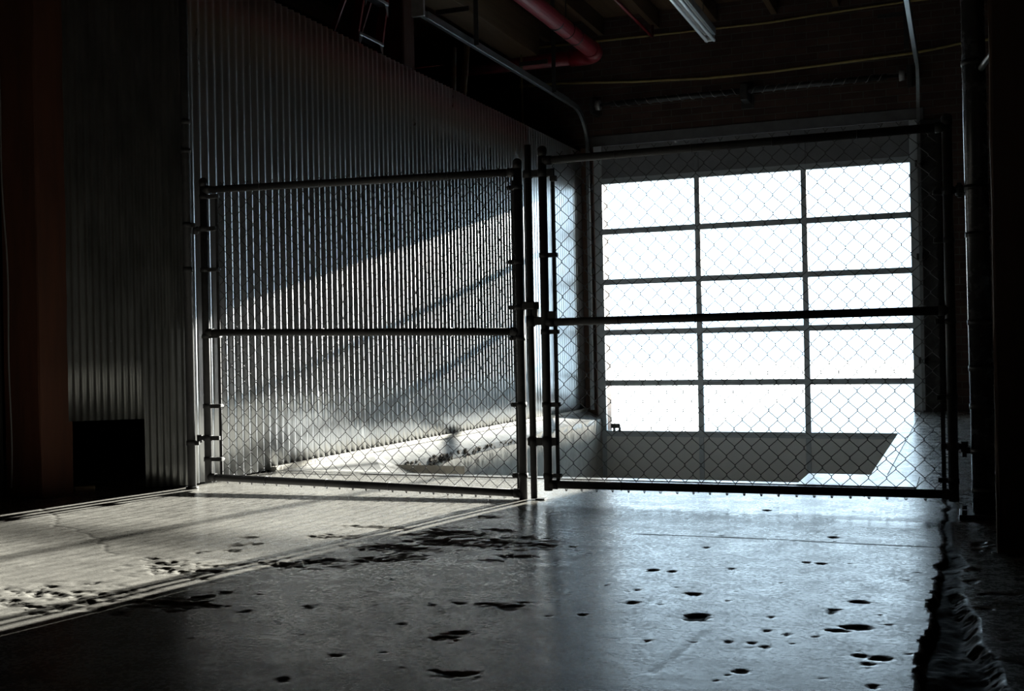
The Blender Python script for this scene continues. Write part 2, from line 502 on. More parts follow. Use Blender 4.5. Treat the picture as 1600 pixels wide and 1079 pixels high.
def build_floor():
    X0, X1, Y0, Y1 = -4.4, 0.6, 1.9, 5.72
    nx, ny = 640, 490
    xs = np.linspace(X0, X1, nx)
    ys = np.linspace(Y0, Y1, ny)
    x, y = np.meshgrid(xs, ys)
    z = np.zeros_like(x)
    wear = np.zeros_like(x)
    edge_n = fbm(x, y, 22, 5, 4) - 0.5
    edge_f = fbm(x, y, 70, 25, 3) - 0.5
    tiny = []
    for _ in range(260):
        q = RNG.uniform(0.002, 0.0048)
        tiny.append((RNG.uniform(-2.6, -0.1), RNG.uniform(2.0, 5.0), q * RNG.uniform(1, 1.8), q))
    for (cx, cy, rx, ry) in CLEAN_PITS + tiny:
        m_ = 0.07
        ia, ib = np.searchsorted(xs, [cx - m_, cx + m_])
        ja, jb = np.searchsorted(ys, [cy - m_, cy + m_])
        q = (slice(ja, jb), slice(ia, ib))
        d = np.hypot((x[q] - cx) / rx, (y[q] - cy) / ry) + edge_n[q] * 0.7 + edge_f[q] * 1.1
        k = np.clip((1.12 - d) / 0.5, 0, 1)
        z[q] -= k * (0.002 + 0.15 * min(rx, ry))
        wear[q] = np.maximum(wear[q], np.clip((1.12 - d) / 0.35, 0, 1) * (0.80 if rx > 0.0145 else 0.6))
    for (cx, cy, rx, ry) in ROUGH_PITS:
        d = np.hypot((x - cx) / rx, (y - cy) / ry) + edge_n * 2.4 + edge_f * 3.0
        k = np.clip((1.05 - d) / 0.45, 0, 1)
        z = np.minimum(z, -k * (0.003 + 0.06 * min(rx, ry)) * (0.5 + fbm(x, y, 60, 77, 2) * 0.8))
        wear = np.maximum(wear, np.clip((1.0 - d) / 0.6, 0, 1) * 0.8)
    # spalled skin around the two worn places on the left
    for (cx, cy, rx, ry) in ((-2.45, 2.62, 0.32, 0.20), (-2.38, 3.10, 0.24, 0.16), (-1.80, 3.85, 0.25, 0.17), (-2.05, 3.28, 0.20, 0.12), (-1.50, 3.80, 0.22, 0.14)):
        d = np.hypot((x - cx) / rx, (y - cy) / ry)
        k = np.clip(1.15 - d, 0, 1) ** 0.5
        rgh = fbm(x, y, 26, 41, 5)
        z -= k * np.clip((rgh - 0.5) * 5, 0, 1) * 0.006
        wear = np.maximum(wear, k * np.clip((rgh - 0.58) * 6, 0, 1) * 0.5)
    # hairline crack, saw joint, scratch
    jit = fbm(x, y, 14, 91, 3) - 0.5
    d = dist_poly(x + jit * 0.05, y + jit * 0.05, CRACK)
    k = np.clip(1 - d / 0.008, 0, 1)
    z -= k * 0.003
    wear = np.maximum(wear, k * 0.7)
    for pl, wd, am in ((JOINT, 0.009, 0.55), (SCRATCH, 0.012, 0.22)):
        d = dist_poly(x + jit * 0.01, y + jit * 0.01, pl)
        k = np.clip(1 - d / wd, 0, 1)
        z -= k * 0.004 * am
        wear = np.maximum(wear, k * am)
    d = dist_poly(x + jit * 0.01, y, JOINT_LEFT)
    k = np.clip(1 - d / 0.02, 0, 1)
    z -= k * 0.008
    wear = np.maximum(wear, k * 0.7)
    # the broken expansion joint along the right
    gl = np.interp(-y, [-p[1] for p in GUT_L], [p[0] for p in GUT_L])
    gr = np.interp(-y, [-p[1] for p in GUT_R], [p[0] for p in GUT_R])
    xx = x + (fbm(x, y, 9, 15, 5) - 0.5) * 0.05 + edge_f * 0.012
    ins = np.minimum((xx - gl) / 0.008, (gr - xx) / 0.03)
    k = np.clip(ins + 0.5, 0, 1)
    wid = np.clip((gr - gl) / 0.10, 0.15, 1)
    rag = fbm(x, y, 6, 51, 3)
    z = np.minimum(z, -k * (0.008 + 0.026 * wid) * (0.35 + 0.9 * rag) - k * 0.006 * (fbm(x, y, 34, 52, 4) - 0.5))
    wear = np.maximum(wear, np.clip(ins * 2 + 1.9, 0, 1) * (0.92 + 0.25 * (fbm(x, y, 30, 61, 3) - 0.5)))
    # slab right of the joint sits a little lower, and everything undulates slightly
    z -= np.clip((x + 0.05) / 0.03, 0, 1) * 0.006
    z += (fbm(x, y, 1.1, 3, 3) - 0.5) * 0.005 + (fbm(x, y, 9, 13, 3) - 0.5) * 0.0008
    fade = np.minimum.reduce([(x - X0) / 0.1, (X1 - x) / 0.1, (y - Y0) / 0.05, (Y1 - y) / 0.05])
    z *= np.clip(fade, 0, 1)
    verts = np.stack([x.ravel(), y.ravel(), z.ravel()], 1)
    idx = np.arange(nx * ny).reshape(ny, nx)
    faces = np.stack([idx[:-1, :-1].ravel(), idx[:-1, 1:].ravel(), idx[1:, 1:].ravel(), idx[1:, :-1].ravel()], 1)
    # the rest of the slab in large pieces
    ev, ef = [], []
    def poly(pts):
        o = len(ev) + len(verts)
        ev.extend([(p[0], p[1], 0.0) for p in pts])
        ef.append([o + i for i in range(len(pts))])
    poly([(-7.6, -4), (3.2, -4), (3.2, Y0), (-7.6, Y0)])
    poly([(-7.6, Y0), (X0, Y0), (X0, Y1), (-7.6, Y1)])
    poly([(X1, Y0), (3.2, Y0), (3.2, Y1), (X1, Y1)])
    poly([(-7.6, Y1), (PIT_XL0, Y1), (PIT_XL0, PIT_Y0), (-3.77, PIT_Y0), (-3.77, PIT_Y1), (-7.6, PIT_Y1)])
    poly([(PIT_XL0, Y1), (NOTCH_X, Y1), (NOTCH_X, PIT_Y0), (PIT_XL0, PIT_Y0)])
    poly([(NOTCH_X, Y1), (3.2, Y1), (3.2, NOTCH_Y), (NOTCH_X, NOTCH_Y)])
    poly([(PIT_XR, NOTCH_Y), (3.2, NOTCH_Y), (3.2, PIT_Y1), (PIT_XR, PIT_Y1)])
    me = bpy.data.meshes.new('floor')
    me.from_pydata(np.concatenate([verts, np.array(ev)]).tolist(), [], faces.tolist() + ef)
    me.polygons.foreach_set('use_smooth', np.ones(len(me.polygons), dtype=bool))
    a = me.attributes.new('wear', 'FLOAT', 'POINT')
    a.data.foreach_set('value', np.concatenate([wear.ravel(), np.zeros(len(ev))]).astype(np.float32))
    # a polished streak just in front of the gate
    d = np.maximum(np.abs(x + 0.29) / 0.19, np.abs(y - 4.58) / 0.085) + edge_n * 0.5
    pol = np.clip((1.0 - d) / 0.25, 0, 1) * (1 - np.clip(wear * 2, 0, 1))
    a2 = me.attributes.new('polish', 'FLOAT', 'POINT')
    a2.data.foreach_set('value', np.concatenate([pol.ravel(), np.zeros(len(ev))]).astype(np.float32))
    me.materials.append(M['floor'])
    me.update()
    o = bpy.data.objects.new('floor', me)
    COL.objects.link(o)
    struct(o, 'worn pitted grey concrete floor with a broken joint along its right side', 'floor')
build_floor()

# ------------------------------------------------------------------ loading bay cut into the floor
def quad_grid(pa, pb, za, zb, nu, nv, bulge):
    """vertical wall between two plan points, with a rough face"""
    mb = MB()
    pa, pb = Vector((*pa, 0)), Vector((*pb, 0))
    t = (pb - pa).normalized()
    n = Vector((t.y, -t.x, 0))
    vv = []
    for j in range(nv + 1):
        for i in range(nu + 1):
            p = pa.lerp(pb, i / nu)
            z = za + (zb - za) * j / nv
            q = p + n * (bulge(i / nu, j / nv) if callable(bulge) else 0)
            vv.append((q.x, q.y, z))
    ff = [(j * (nu + 1) + i, j * (nu + 1) + i + 1, (j + 1) * (nu + 1) + i + 1, (j + 1) * (nu + 1) + i) for j in range(nv) for i in range(nu)]
    mb.add(vv, ff)
    return mb

mb = MB()
mb.box(-3.9, -0.2, 5.6, 12.4, PIT_Z - 0.1, PIT_Z)
struct(mb.build('floor_pit', M['ground']), 'sunken concrete floor of the loading bay', 'floor')

def edge_bulge(u, v):
    # crumbled arris near the top, worst at the near end
    n_ = float(fbm(np.array([u * 90.0]), np.array([v * 12.0]), 0.9, 201, 3)[0])
    top = max(0.0, (v - 0.86) / 0.14)
    near = max(0.0, 1 - u * 1.7)
    return 0.012 * (n_ - 0.5) - top * near * 0.05 * n_
mb = quad_grid((PIT_XL1, FACE_Y), (PIT_XL1, PIT_Y1), PIT_Z, FACE_Z, 220, 26, edge_bulge)
mb2 = quad_grid((PIT_XL0, FACE_Y), (PIT_XL1, FACE_Y), PIT_Z, FACE_Z, 8, 6, 0)
mb.add(mb2.v, mb2.f)
mb2 = quad_grid((PIT_XL0, PIT_Y0), (PIT_XL0, FACE_Y), PIT_Z, -0.24, 8, 6, 0)
mb.add(mb2.v, mb2.f)
pl_ = mb.build('wall_pit_left', M['pit_concrete'])
struct(pl_, 'rough beige concrete side wall of the sunken bay', 'wall')
mb = MB()
for i in range(90):
    t = (random.random() ** 1.4) * 0.55
    xx = PIT_XL1
    yy = FACE_Y + (PIT_Y1 - FACE_Y) * t
    r_ = random.uniform(0.006, 0.020) * (1.2 - t)
    q0 = len(mb.v)
    mb.sphere((xx + random.uniform(-0.004, 0.004), yy, FACE_Z - random.uniform(0.010, 0.060) * (1.1 - t)), r_, 6, 4, 0.45, 1.8, 1.0)
    for q in range(q0, len(mb.v)):
        a_ = mb.v[q]
        jt = random.Random(hash((round(a_[0], 4), round(a_[1], 4), round(a_[2], 4))))
        mb.v[q] = (a_[0] + jt.uniform(-0.25, 0.25) * r_, a_[1] + jt.uniform(-0.7, 0.7) * r_, a_[2] + jt.uniform(-0.5, 0.5) * r_)
    for q in range(len(mb.sm) - 24, len(mb.sm)):
        mb.sm[q] = False
cr_ = mb.build('broken_edge', M['broken_concrete'], pl_)
mb = quad_grid((NOTCH_X, PIT_Y0), (PIT_XL0, PIT_Y0), PIT_Z, 0.0, 20, 6, 0)
struct(mb.build('wall_pit_near', M['pit_concrete']))
mb = quad_grid((PIT_XR, PIT_Y1), (PIT_XR, NOTCH_Y), PIT_Z, 0.0, 20, 6, 0)
mb2 = quad_grid((PIT_XR, NOTCH_Y), (NOTCH_X, NOTCH_Y), PIT_Z, 0.0, 6, 6, 0)
mb.add(mb2.v, mb2.f)
mb2 = quad_grid((NOTCH_X, NOTCH_Y), (NOTCH_X, PIT_Y0), PIT_Z, 0.0, 6, 6, 0)
mb.add(mb2.v, mb2.f)
struct(mb.build('wall_pit_right', M['pit_concrete']))

# smooth copings round the bay
mb = MB()
mb.box(PIT_XL0 - 0.1, NOTCH_X, PIT_Y0 - 0.07, PIT_Y0 + 0.006, -0.05, 0.004)
struct(mb.build('trim_1', M['smooth_concrete']), 'smooth concrete coping on the near edge of the bay', 'kerb')
mb = MB()
mb.box(PIT_XR - 0.005, PIT_XR + 0.075, NOTCH_Y, PIT_Y1 - 0.02, -0.05, 0.005)
struct(mb.build('trim_2', M['smooth_concrete']), 'smooth pale coping on the right edge of the bay', 'kerb')
mb = MB()
mb.box(NOTCH_X - 0.004, -0.21, 5.725, NOTCH_Y + 0.004, -0.05, 0.006)
struct(mb.build('trim_3', M['smooth_concrete']), 'smooth pale concrete patch at the right corner of the bay', 'kerb')
# the ledge between the metal wall and the bay
mb = MB()
A_, B_ = (-3.77, PIT_Y0, 0.002), (PIT_XL0, PIT_Y0, -0.002)
C_, D_ = (PIT_XL0 - 0.002, FACE_Y, -0.24), (PIT_XL1, FACE_Y, FACE_Z)
E_, F_, G_ = (-3.77, FACE_Y, 0.002), (-3.77, PIT_Y1 - 0.06, 0.002), (PIT_XL1, PIT_Y1 - 0.06, FACE_Z)
H_ = (-3.40, 6.4, -0.05)
top_ = [A_, B_, C_, D_, E_, F_, G_, H_]
vv = top_ + [(p[0], p[1], p[2] - 0.05) for p in top_]
ff = [(0, 1, 7), (1, 2, 7), (2, 3, 7), (3, 4, 7), (4, 0, 7), (3, 6, 5, 4)]
ff += [tuple(q + 8 for q in reversed(f)) for f in ff]
rim = [0, 1, 2, 3, 6, 5, 4]
ff += [(rim[q], rim[q] + 8, rim[(q + 1) % 7] + 8, rim[(q + 1) % 7]) for q in range(7)]
mb.add(vv, ff)
struct(mb.build('trim_4', M['smooth_concrete']), 'smooth concrete ledge between the metal wall and the sunken bay', 'ledge')

# yard outside
mb = MB()
mb.box(-40, 40, 12.16, 90, PIT_Z - 0.2, PIT_Z - 0.01)
struct(mb.build('floor_yard', M['ground']), 'bright concrete yard outside the door', 'ground')

# unseen pale block added across the yard to keep sun off the bay wall
mb = MB()
mb.box(1.0, 30, 30.5, 60.0, PIT_Z - 0.1, 5.54)
struct(mb.build('sun_block_yard', M['pale_block']), 'unseen pale block added across the yard to shade the bay', 'wall')

# ------------------------------------------------------------------ shell
OPX0, OPX1, OPZ1 = -3.60, -0.40, 2.86
mb = MB()
YB0, YB1 = 11.86, 12.16
mb.box(-7.6, OPX0, YB0, YB1, -1.0, 4.4)
mb.box(OPX1, 3.2, YB0, YB1, -1.0, 4.4)
mb.box(OPX0, OPX1, YB0, YB1, OPZ1, 4.4)
struct(mb.build('wall_back', M['brick']), 'dark brick wall around and above the glazed door', 'wall')
mb = MB()
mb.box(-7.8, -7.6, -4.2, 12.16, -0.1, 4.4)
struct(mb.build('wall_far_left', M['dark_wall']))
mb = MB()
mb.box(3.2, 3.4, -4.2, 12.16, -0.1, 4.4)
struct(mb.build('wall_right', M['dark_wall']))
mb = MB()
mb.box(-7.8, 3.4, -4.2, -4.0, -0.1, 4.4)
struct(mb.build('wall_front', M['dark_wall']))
mb = MB()
mb.box(-7.8, 3.4, -4.2, 12.16, 4.22, 4.4)
ceil = mb.build('ceiling', M['deck'])
struct(ceil, 'brown timber board ceiling', 'ceiling')
x = -7.2
while x < 3.1:
    mb = MB()
    mb.bbox(x - 0.03, x + 0.03, -3.98, 11.84, 4.03, 4.23, 0.004)
    mb.build('joist', M['deck'], ceil)
    x += 0.61

# lintel above the door
mb = MB()
mb.bbox(OPX0 - 0.1, OPX1 + 0.1, 11.845, 11.88, 2.835, 2.955, 0.006)
struct(mb.build('trim_5', M['lintel']), 'grey steel lintel above the glazed door', 'lintel')
# timber jambs
mb = MB()
mb.bbox(-3.785, -3.66, 11.80, 11.87, -0.76, 2.83, 0.005)
struct(mb.build('trim_6', M['timber_dark']), 'dark timber jamb left of the glazed door', 'jamb')
mb = MB()
mb.bbox(-0.33, -0.16, 11.82, 11.87, 0.0, 2.83, 0.005)
struct(mb.build('trim_7', M['dark_steel']), 'dark jamb right of the glazed door', 'jamb')

# ------------------------------------------------------------------ corrugated walls
PITCH = 0.0678
def corrugated(mb, p0, d, length, z0, z1, amp, cut=None, rows=6, seed=1, per=12, sheet=9.5, PITCH=0.0678, tl=1.0, flat_from=None):
    """sheet run from p0 along plan direction d; outer face to the side n"""
    rg = random.Random(seed)
    p0 = Vector(p0)
    d = Vector(d).normalized()
    n = Vector((d.y, -d.x, 0))
    sw = sheet * PITCH
    ns = math.ceil(length / sw)
    for s_ in range(ns):
        a = s_ * sw
        b = min((s_ + 1) * sw + 0.6 * PITCH, length)
        if b - a < 0.03:
            continue
        off = 0.0012 * (s_ % 2) + rg.uniform(0, 0.0015)
        am = amp * rg.uniform(0.92, 1.05)
        if flat_from is not None and a > flat_from:
            am *= 0.42                     # the last sheets are shallower
        ph = rg.uniform(-0.25, 0.25)
        tilt = rg.uniform(-0.0015, 0.0015)
        k = max(2, int((b - a) / PITCH * per))
        dents = [rg.uniform(-0.35, 0.35) for _ in range(int((b - a) / PITCH) + 4)]
        vv, ff = [], []
        zr = [z0 + (z1 - z0) * j / rows for j in range(rows + 1)]
        for j, z in enumerate(zr):
            for i in range(k + 1):
                u = a + (b - a) * i / k
                c_ = u / PITCH
                q = c_ - a / PITCH
                dn = dents[int(q)] * (1 - q % 1) + dents[int(q) + 1] * (q % 1)
                h = am * math.cos(2 * PI * c_ + ph + dn * 0.9) * (1 + 0.12 * dn) + off + tl * tilt * (j / rows)
                p = p0 + d * u + n * h
                vv.append((p.x, p.y, z))
        W_ = k + 1
        for j in range(rows):
            for i in range(k):
                um = a + (b - a) * (i + 0.5) / k
                zm = (zr[j] + zr[j + 1]) / 2
                if cut and cut(um, zm):
                    continue
                ff.append((j * W_ + i, j * W_ + i + 1, (j + 1) * W_ + i + 1, (j + 1) * W_ + i))
        mb.add(vv, ff, True)

def solidify(o, t):
    md = o.modifiers.new('thickness', 'SOLIDIFY')
    md.thickness = t
    md.offset = 0

mb = MB()
corrugated(mb, (-3.79, 4.99, 0), (0, 1, 0), 6.83, 0.012, 2.795, 0.0088, seed=4, flat_from=4.9)
wl_ = mb.build('wall_left', M['galv'])
solidify(wl_, 0.0009)
struct(wl_, 'tall wall of shiny corrugated galvanised sheets along the left side', 'wall')
mb = MB()
mb.box(-3.815, -3.803, 5.0, 11.84, 0.0, 2.78)
mb.build('backing', M['dark_wall'], wl_)
mb = MB()
mb.bbox(-3.80, -3.755, 5.75, 11.80, 0.0, 0.028, 0.004)
struct(mb.build('baseboard_left', M['pit_concrete']))

# return wall turned toward the camera, with a hole at its foot
A0 = Vector((-3.775, 4.975, 0))
AD = Vector((-0.755, -0.656, 0)).normalized()
HOLE0, HOLE1, HOLEZ = 0.222, 0.60, 0.368
def hole(u, z): return HOLE0 < u < 0.70 and z < HOLEZ
mb = MB()
# split rows so that the hole top falls on a row
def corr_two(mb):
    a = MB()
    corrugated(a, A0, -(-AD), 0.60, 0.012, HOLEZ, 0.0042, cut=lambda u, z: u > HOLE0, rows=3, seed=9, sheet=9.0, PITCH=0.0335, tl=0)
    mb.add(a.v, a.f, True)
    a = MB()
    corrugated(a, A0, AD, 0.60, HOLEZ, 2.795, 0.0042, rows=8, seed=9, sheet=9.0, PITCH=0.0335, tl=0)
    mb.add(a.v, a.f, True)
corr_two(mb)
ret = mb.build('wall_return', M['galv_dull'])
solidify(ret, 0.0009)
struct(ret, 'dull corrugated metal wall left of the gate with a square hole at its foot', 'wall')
# dark partition left of the timber column, closing the space behind the hole
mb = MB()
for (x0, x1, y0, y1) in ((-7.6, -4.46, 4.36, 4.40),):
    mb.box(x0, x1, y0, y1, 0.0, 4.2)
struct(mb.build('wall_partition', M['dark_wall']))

# ------------------------------------------------------------------ garage door
DY0, DY1 = 11.795, 11.845
door = struct(empty('door_1', (-2.0, 11.82, PIT_Z)), 'overhead garage door with fifteen bright glazed panes between grey bars', 'garage door')
colx = [(-3.552, -2.557), (-2.500, -1.474), (-1.418, -0.437)]
zl = [2.455 - 0.539 * k for k in range(6)]
mb = MB(); mb.bbox(-3.64, -3.552, DY0, DY1, -0.77, 2.835, 0.004); mb.build('stile', M['door_frame'], door)
mb = MB(); mb.bbox(-0.437, -0.355, DY0, DY1, -0.77, 2.835, 0.004); mb.build('stile', M['door_frame'], door)
for a, b in ((-2.557, -2.500), (-1.474, -1.418)):
    mb = MB()
    mb.bbox(a, b, DY0, DY1, zl[5] - 0.03, zl[0] + 0.03, 0.004)
    mb.bbox(a + 0.004, b - 0.004, DY0 - 0.006, DY0 + 0.01, -0.765, zl[5] - 0.03, 0.003)
    mb.build('mullion', M['door_frame'], door)
for k, z in enumerate(zl):
    mb = MB()
    mb.bbox(-3.56, -0.43, DY0 + 0.002, DY1 - 0.002, z - 0.030, z - 0.002, 0.003)
    mb.bbox(-3.56, -0.43, DY0 + 0.002, DY1 - 0.002, z + 0.002, z + 0.030, 0.003)
    mb.box(-3.56, -0.43, DY0 + 0.012, DY1 - 0.012, z - 0.004, z + 0.004)
    mb.build('rail', M['door_frame'], door)
for k in range(5):
    for a, b in colx:
        mb = MB()
        mb.box(a - 0.006, b + 0.006, DY0 + 0.020, DY0 + 0.024, zl[k + 1] + 0.024, zl[k] - 0.024)
        mb.build('pane', M['glass'], door)
mb = MB()
mb.bbox(-3.56, -0.43, DY0 + 0.006, DY1 - 0.008, -0.765, zl[5] - 0.028, 0.004)
mb.bbox(-3.56, -0.43, DY0 - 0.002, DY1, -0.765, -0.715, 0.004)
bp_ = mb.build('bottom_panel', M['door_panel'], door)
bp_['label'] = 'opaque pale grey bottom section'
mb = MB()
mb.bbox(-3.56, -0.43, DY0 + 0.006, DY1 - 0.008, zl[0] + 0.028, 2.83, 0.004)
tp_ = mb.build('top_panel', M['top_panel'], door)
tp_['label'] = 'opaque grey top section'
for a, b in ((-2.557, -2.500), (-1.474, -1.418)):
    mb = MB()
    mb.bbox(a + 0.006, b - 0.006, DY0 - 0.006, DY0 + 0.01, zl[0] + 0.03, 2.828, 0.003)
    mb.build('end_stile', M['top_panel'], door)
mb = MB()
mb.bbox(-3.495, -3.395, DY0 - 0.035, DY0 - 0.012, zl[5] + 0.060, zl[5] + 0.108, 0.005)
mb.bbox(-3.475, -3.455, DY0 - 0.02, DY0 + 0.02, zl[5] + 0.02, zl[5] + 0.07, 0.003)
mb.bbox(-3.415, -3.395, DY0 - 0.02, DY0 + 0.02, zl[5] + 0.02, zl[5] + 0.07, 0.003)
mb.build('lift_handle', M['black'], door)

# ------------------------------------------------------------------ door tracks
def track(xc, zh, ystart, label, sgn, xv):
    t = thing('door_track', (xc, 11.7, 0), label, 'track', 'curved tracks of the garage door')
    c = [(-0.012, 0.022), (0.014, 0.022), (0.014, 0.026), (-0.016, 0.026), (-0.016, -0.026), (0.014, -0.026), (0.014, -0.022), (-0.012, -0.022)]
    c = [(a * sgn, b) for a, b in c]
    mb = MB()
    path = [(xc, ystart, zh), (xc, ystart + 1.2, zh), (xc, 11.36, zh)]
    rad = 0.34
    for i in range(1, 13):
        a = i / 12 * PI / 2
        path.append((xc + (xv - xc) * i / 12, 11.36 + rad * math.sin(a), zh - rad + rad * math.cos(a)))
    path.append((xv, 11.70, 2.0))
    path.append((xv, 11.70, 0.02))
    mb.sweep(c, path)
    mb.build('rail', M['track'], t)
    # stiffening angle along the horizontal run
    mb = MB()
    mb.sweep([(-0.020 * sgn, -0.02), (-0.016 * sgn, -0.02), (-0.016 * sgn, 0.030), (0.020 * sgn, 0.030), (0.020 * sgn, 0.034), (-0.020 * sgn, 0.034)], [(xc, ystart + 0.12, zh), (xc, 11.2, zh)])
    mb.build('stiffener', M['track'], t)
    for yy in (ystart + 0.95, 10.6):
        if yy < 11:
            mb = MB()
            mb.box(xc - 0.062 * sgn - 0.02, xc - 0.062 * sgn + 0.02, yy - 0.003, yy + 0.003, zh - 0.03, 4.22)
            mb.box(xc - 0.062 * sgn - 0.022, xc - 0.062 * sgn - 0.018, yy, yy + 0.04, zh - 0.03, 4.22)
            mb.box(xc - 0.30, xc + 0.0, yy - 0.003, yy + 0.003, zh + 0.26, zh + 0.30)
            mb.build('hanger', M['dark_steel'], t)
    for zz in (0.5, 1.5, 2.4):
        mb = MB()
        mb.box(xv - 0.04, xv + 0.03, 11.72, 11.80, zz - 0.03, zz + 0.03)
        mb.build('bracket', M['dark_steel'], t)
    mb = MB()
    mb.bbox(xc - 0.05, xc + 0.05, ystart - 0.02, ystart + 0.01, zh - 0.04, zh + 0.09, 0.004)
    mb.build('end_plate', M['bright_steel'], t)
    return t
track(-3.72, 3.215, 7.72, 'zinc door track running above the corrugated metal wall to the left of the door', -1, -3.675)
track(-0.335, 3.27, 7.2, 'zinc door track hanging above the right edge of the garage door', 1, -0.345)

# torsion springs
t = thing('torsion_spring_shaft', (-2.0, 11.7, 3.2), 'dark torsion spring shaft mounted on the brick above the garage door', 'spring')
mb = MB()
mb.tube([(-3.60, 11.66, 3.245), (-0.42, 11.66, 3.245)], 0.016, 10)
mb.build('shaft', M['dark_steel'], t)
for (xa, xb, hand) in ((-3.40, -2.04, 1), (-1.95, -0.62, -1)):
    mb = MB()
    mb.tube([(xa, 11.66, 3.245), (xb, 11.66, 3.245)], 0.030, 12)
    mb.build('spring_core', M['dark_steel'], t)
    mb = MB()
    n_ = int((xb - xa) / 0.107)
    pts = []
    for i in range(n_ * 14 + 1):
        a = 2 * PI * i / 14 * hand
        pts.append((xa + (xb - xa) * i / (n_ * 14), 11.66 + 0.034 * math.cos(a), 3.245 + 0.034 * math.sin(a)))
    mb.tube(pts, 0.003, 6)
    mb.build('coil', M['grey_cond'], t)
mb = MB()
mb.bbox(-2.03, -1.96, 11.62, 11.845, 3.15, 3.31, 0.005)
mb.bbox(-2.06, -1.93, 11.84, 11.858, 3.10, 3.36, 0.004)
mb.build('center_bracket', M['dark_steel'], t)
for xx, s_ in ((-3.56, 1), (-0.46, -1)):
    mb = MB()
    mb.tube([(xx, 11.66, 3.245), (xx + 0.05 * s_, 11.66, 3.245)], [0.050, 0.056], 16)
    mb.build('cable_drum', M['grey_cond'], t)
for xx in (-3.60, -0.42):
    mb = MB()
    mb.bbox(xx - 0.02, xx + 0.02, 11.62, 11.858, 3.16, 3.33, 0.004)
    mb.build('end_bracket', M['dark_steel'], t)

# ------------------------------------------------------------------ chain-link gate
GY = 4.95
def fabric(x0, x1, zb, zt, sag, ymesh, seed):
    """woven wire: every wire is a zig-zag that hooks into its neighbours"""
    rg = random.Random(seed)
    mb = MB()
    p, h = 0.0365, 0.0400
    n = round((x1 - x0) / p)
    p = (x1 - x0) / n
    k0, k1 = 0, int((zt - zb) / h)
    for i in range(n):
        xa, xb = x0 + i * p, x0 + (i + 1) * p
        pts = []
        jx = rg.uniform(-0.0008, 0.0008)
        for k in range(k0, k1 + 1):
            right = (k + i) % 2 == 0
            xx = (xb + 0.0012) if right else (xa - 0.0012)
            z = zb + k * h
            s_ = sag * (xx - x0) / (x1 - x0)
            y_in, y_out = (0.0022, -0.0022) if right else (-0.0022, 0.0022)
            wx = 0.0012 * math.sin(z * 9 + i * 0.9) + jx
            if k > k0:
                pts.append((xx + wx, ymesh + y_in, z + s_ - 0.003))
            else:
                # knuckled end: a small hook under the last crossing
                dx = -0.008 if right else 0.008
                pts.append((xx + wx + dx * 0.9, ymesh + y_in, z + s_ + 0.001))
                pts.append((xx + wx + dx * 0.5, ymesh + y_in, z + s_ - 0.008))
                pts.append((xx + wx, ymesh, z + s_ - 0.009))
            pts.append((xx + wx, ymesh + y_out, z + s_ + 0.003))
        # barbed top: the end runs on past the last crossing
        right = (k1 + i) % 2 == 0
        xx = xb if right else xa
        s_ = sag * (xx - x0) / (x1 - x0)
        sg = 1 if right else -1
        z = zb + k1 * h + s_
        pts.append((xx + sg * 0.001, ymesh, z + 0.010))
        pts.append((xx + sg * rg.uniform(0.008, 0.013), ymesh + rg.uniform(-0.004, 0.004), z + rg.uniform(0.020, 0.026)))
        mb.tube(pts, 0.00165, 4, True, True)
    return mb

def band(mb, xs, z, xbar, y=GY, ym=0.0, r=0.0205):
    """strap round a stile at xs reaching past the tension bar at xbar"""
    s_ = 1 if xbar > xs else -1
    mb.tube([(xs, y, z - 0.011), (xs, y, z + 0.011)], r + 0.0025, 14)
    a, b = sorted((xs + s_ * 0.010, xbar + s_ * 0.022))
    mb.bbox(a, b, y - 0.007, y + 0.016, z - 0.010, z + 0.010, 0.002)

def band_part(xs, z, xbar, g, y=GY):
    mb = MB()
    band(mb, xs, z, xbar, y)
    b = mb.build('tension_band', M['gate'], g)
    s_ = 1 if xbar > xs else -1
    mb = MB()
    mb.tube([(xbar + s_ * 0.014, y - 0.016, z), (xbar + s_ * 0.014, y + 0.022, z)], 0.007, 8)
    mb.build('bolt', M['gate'], b)

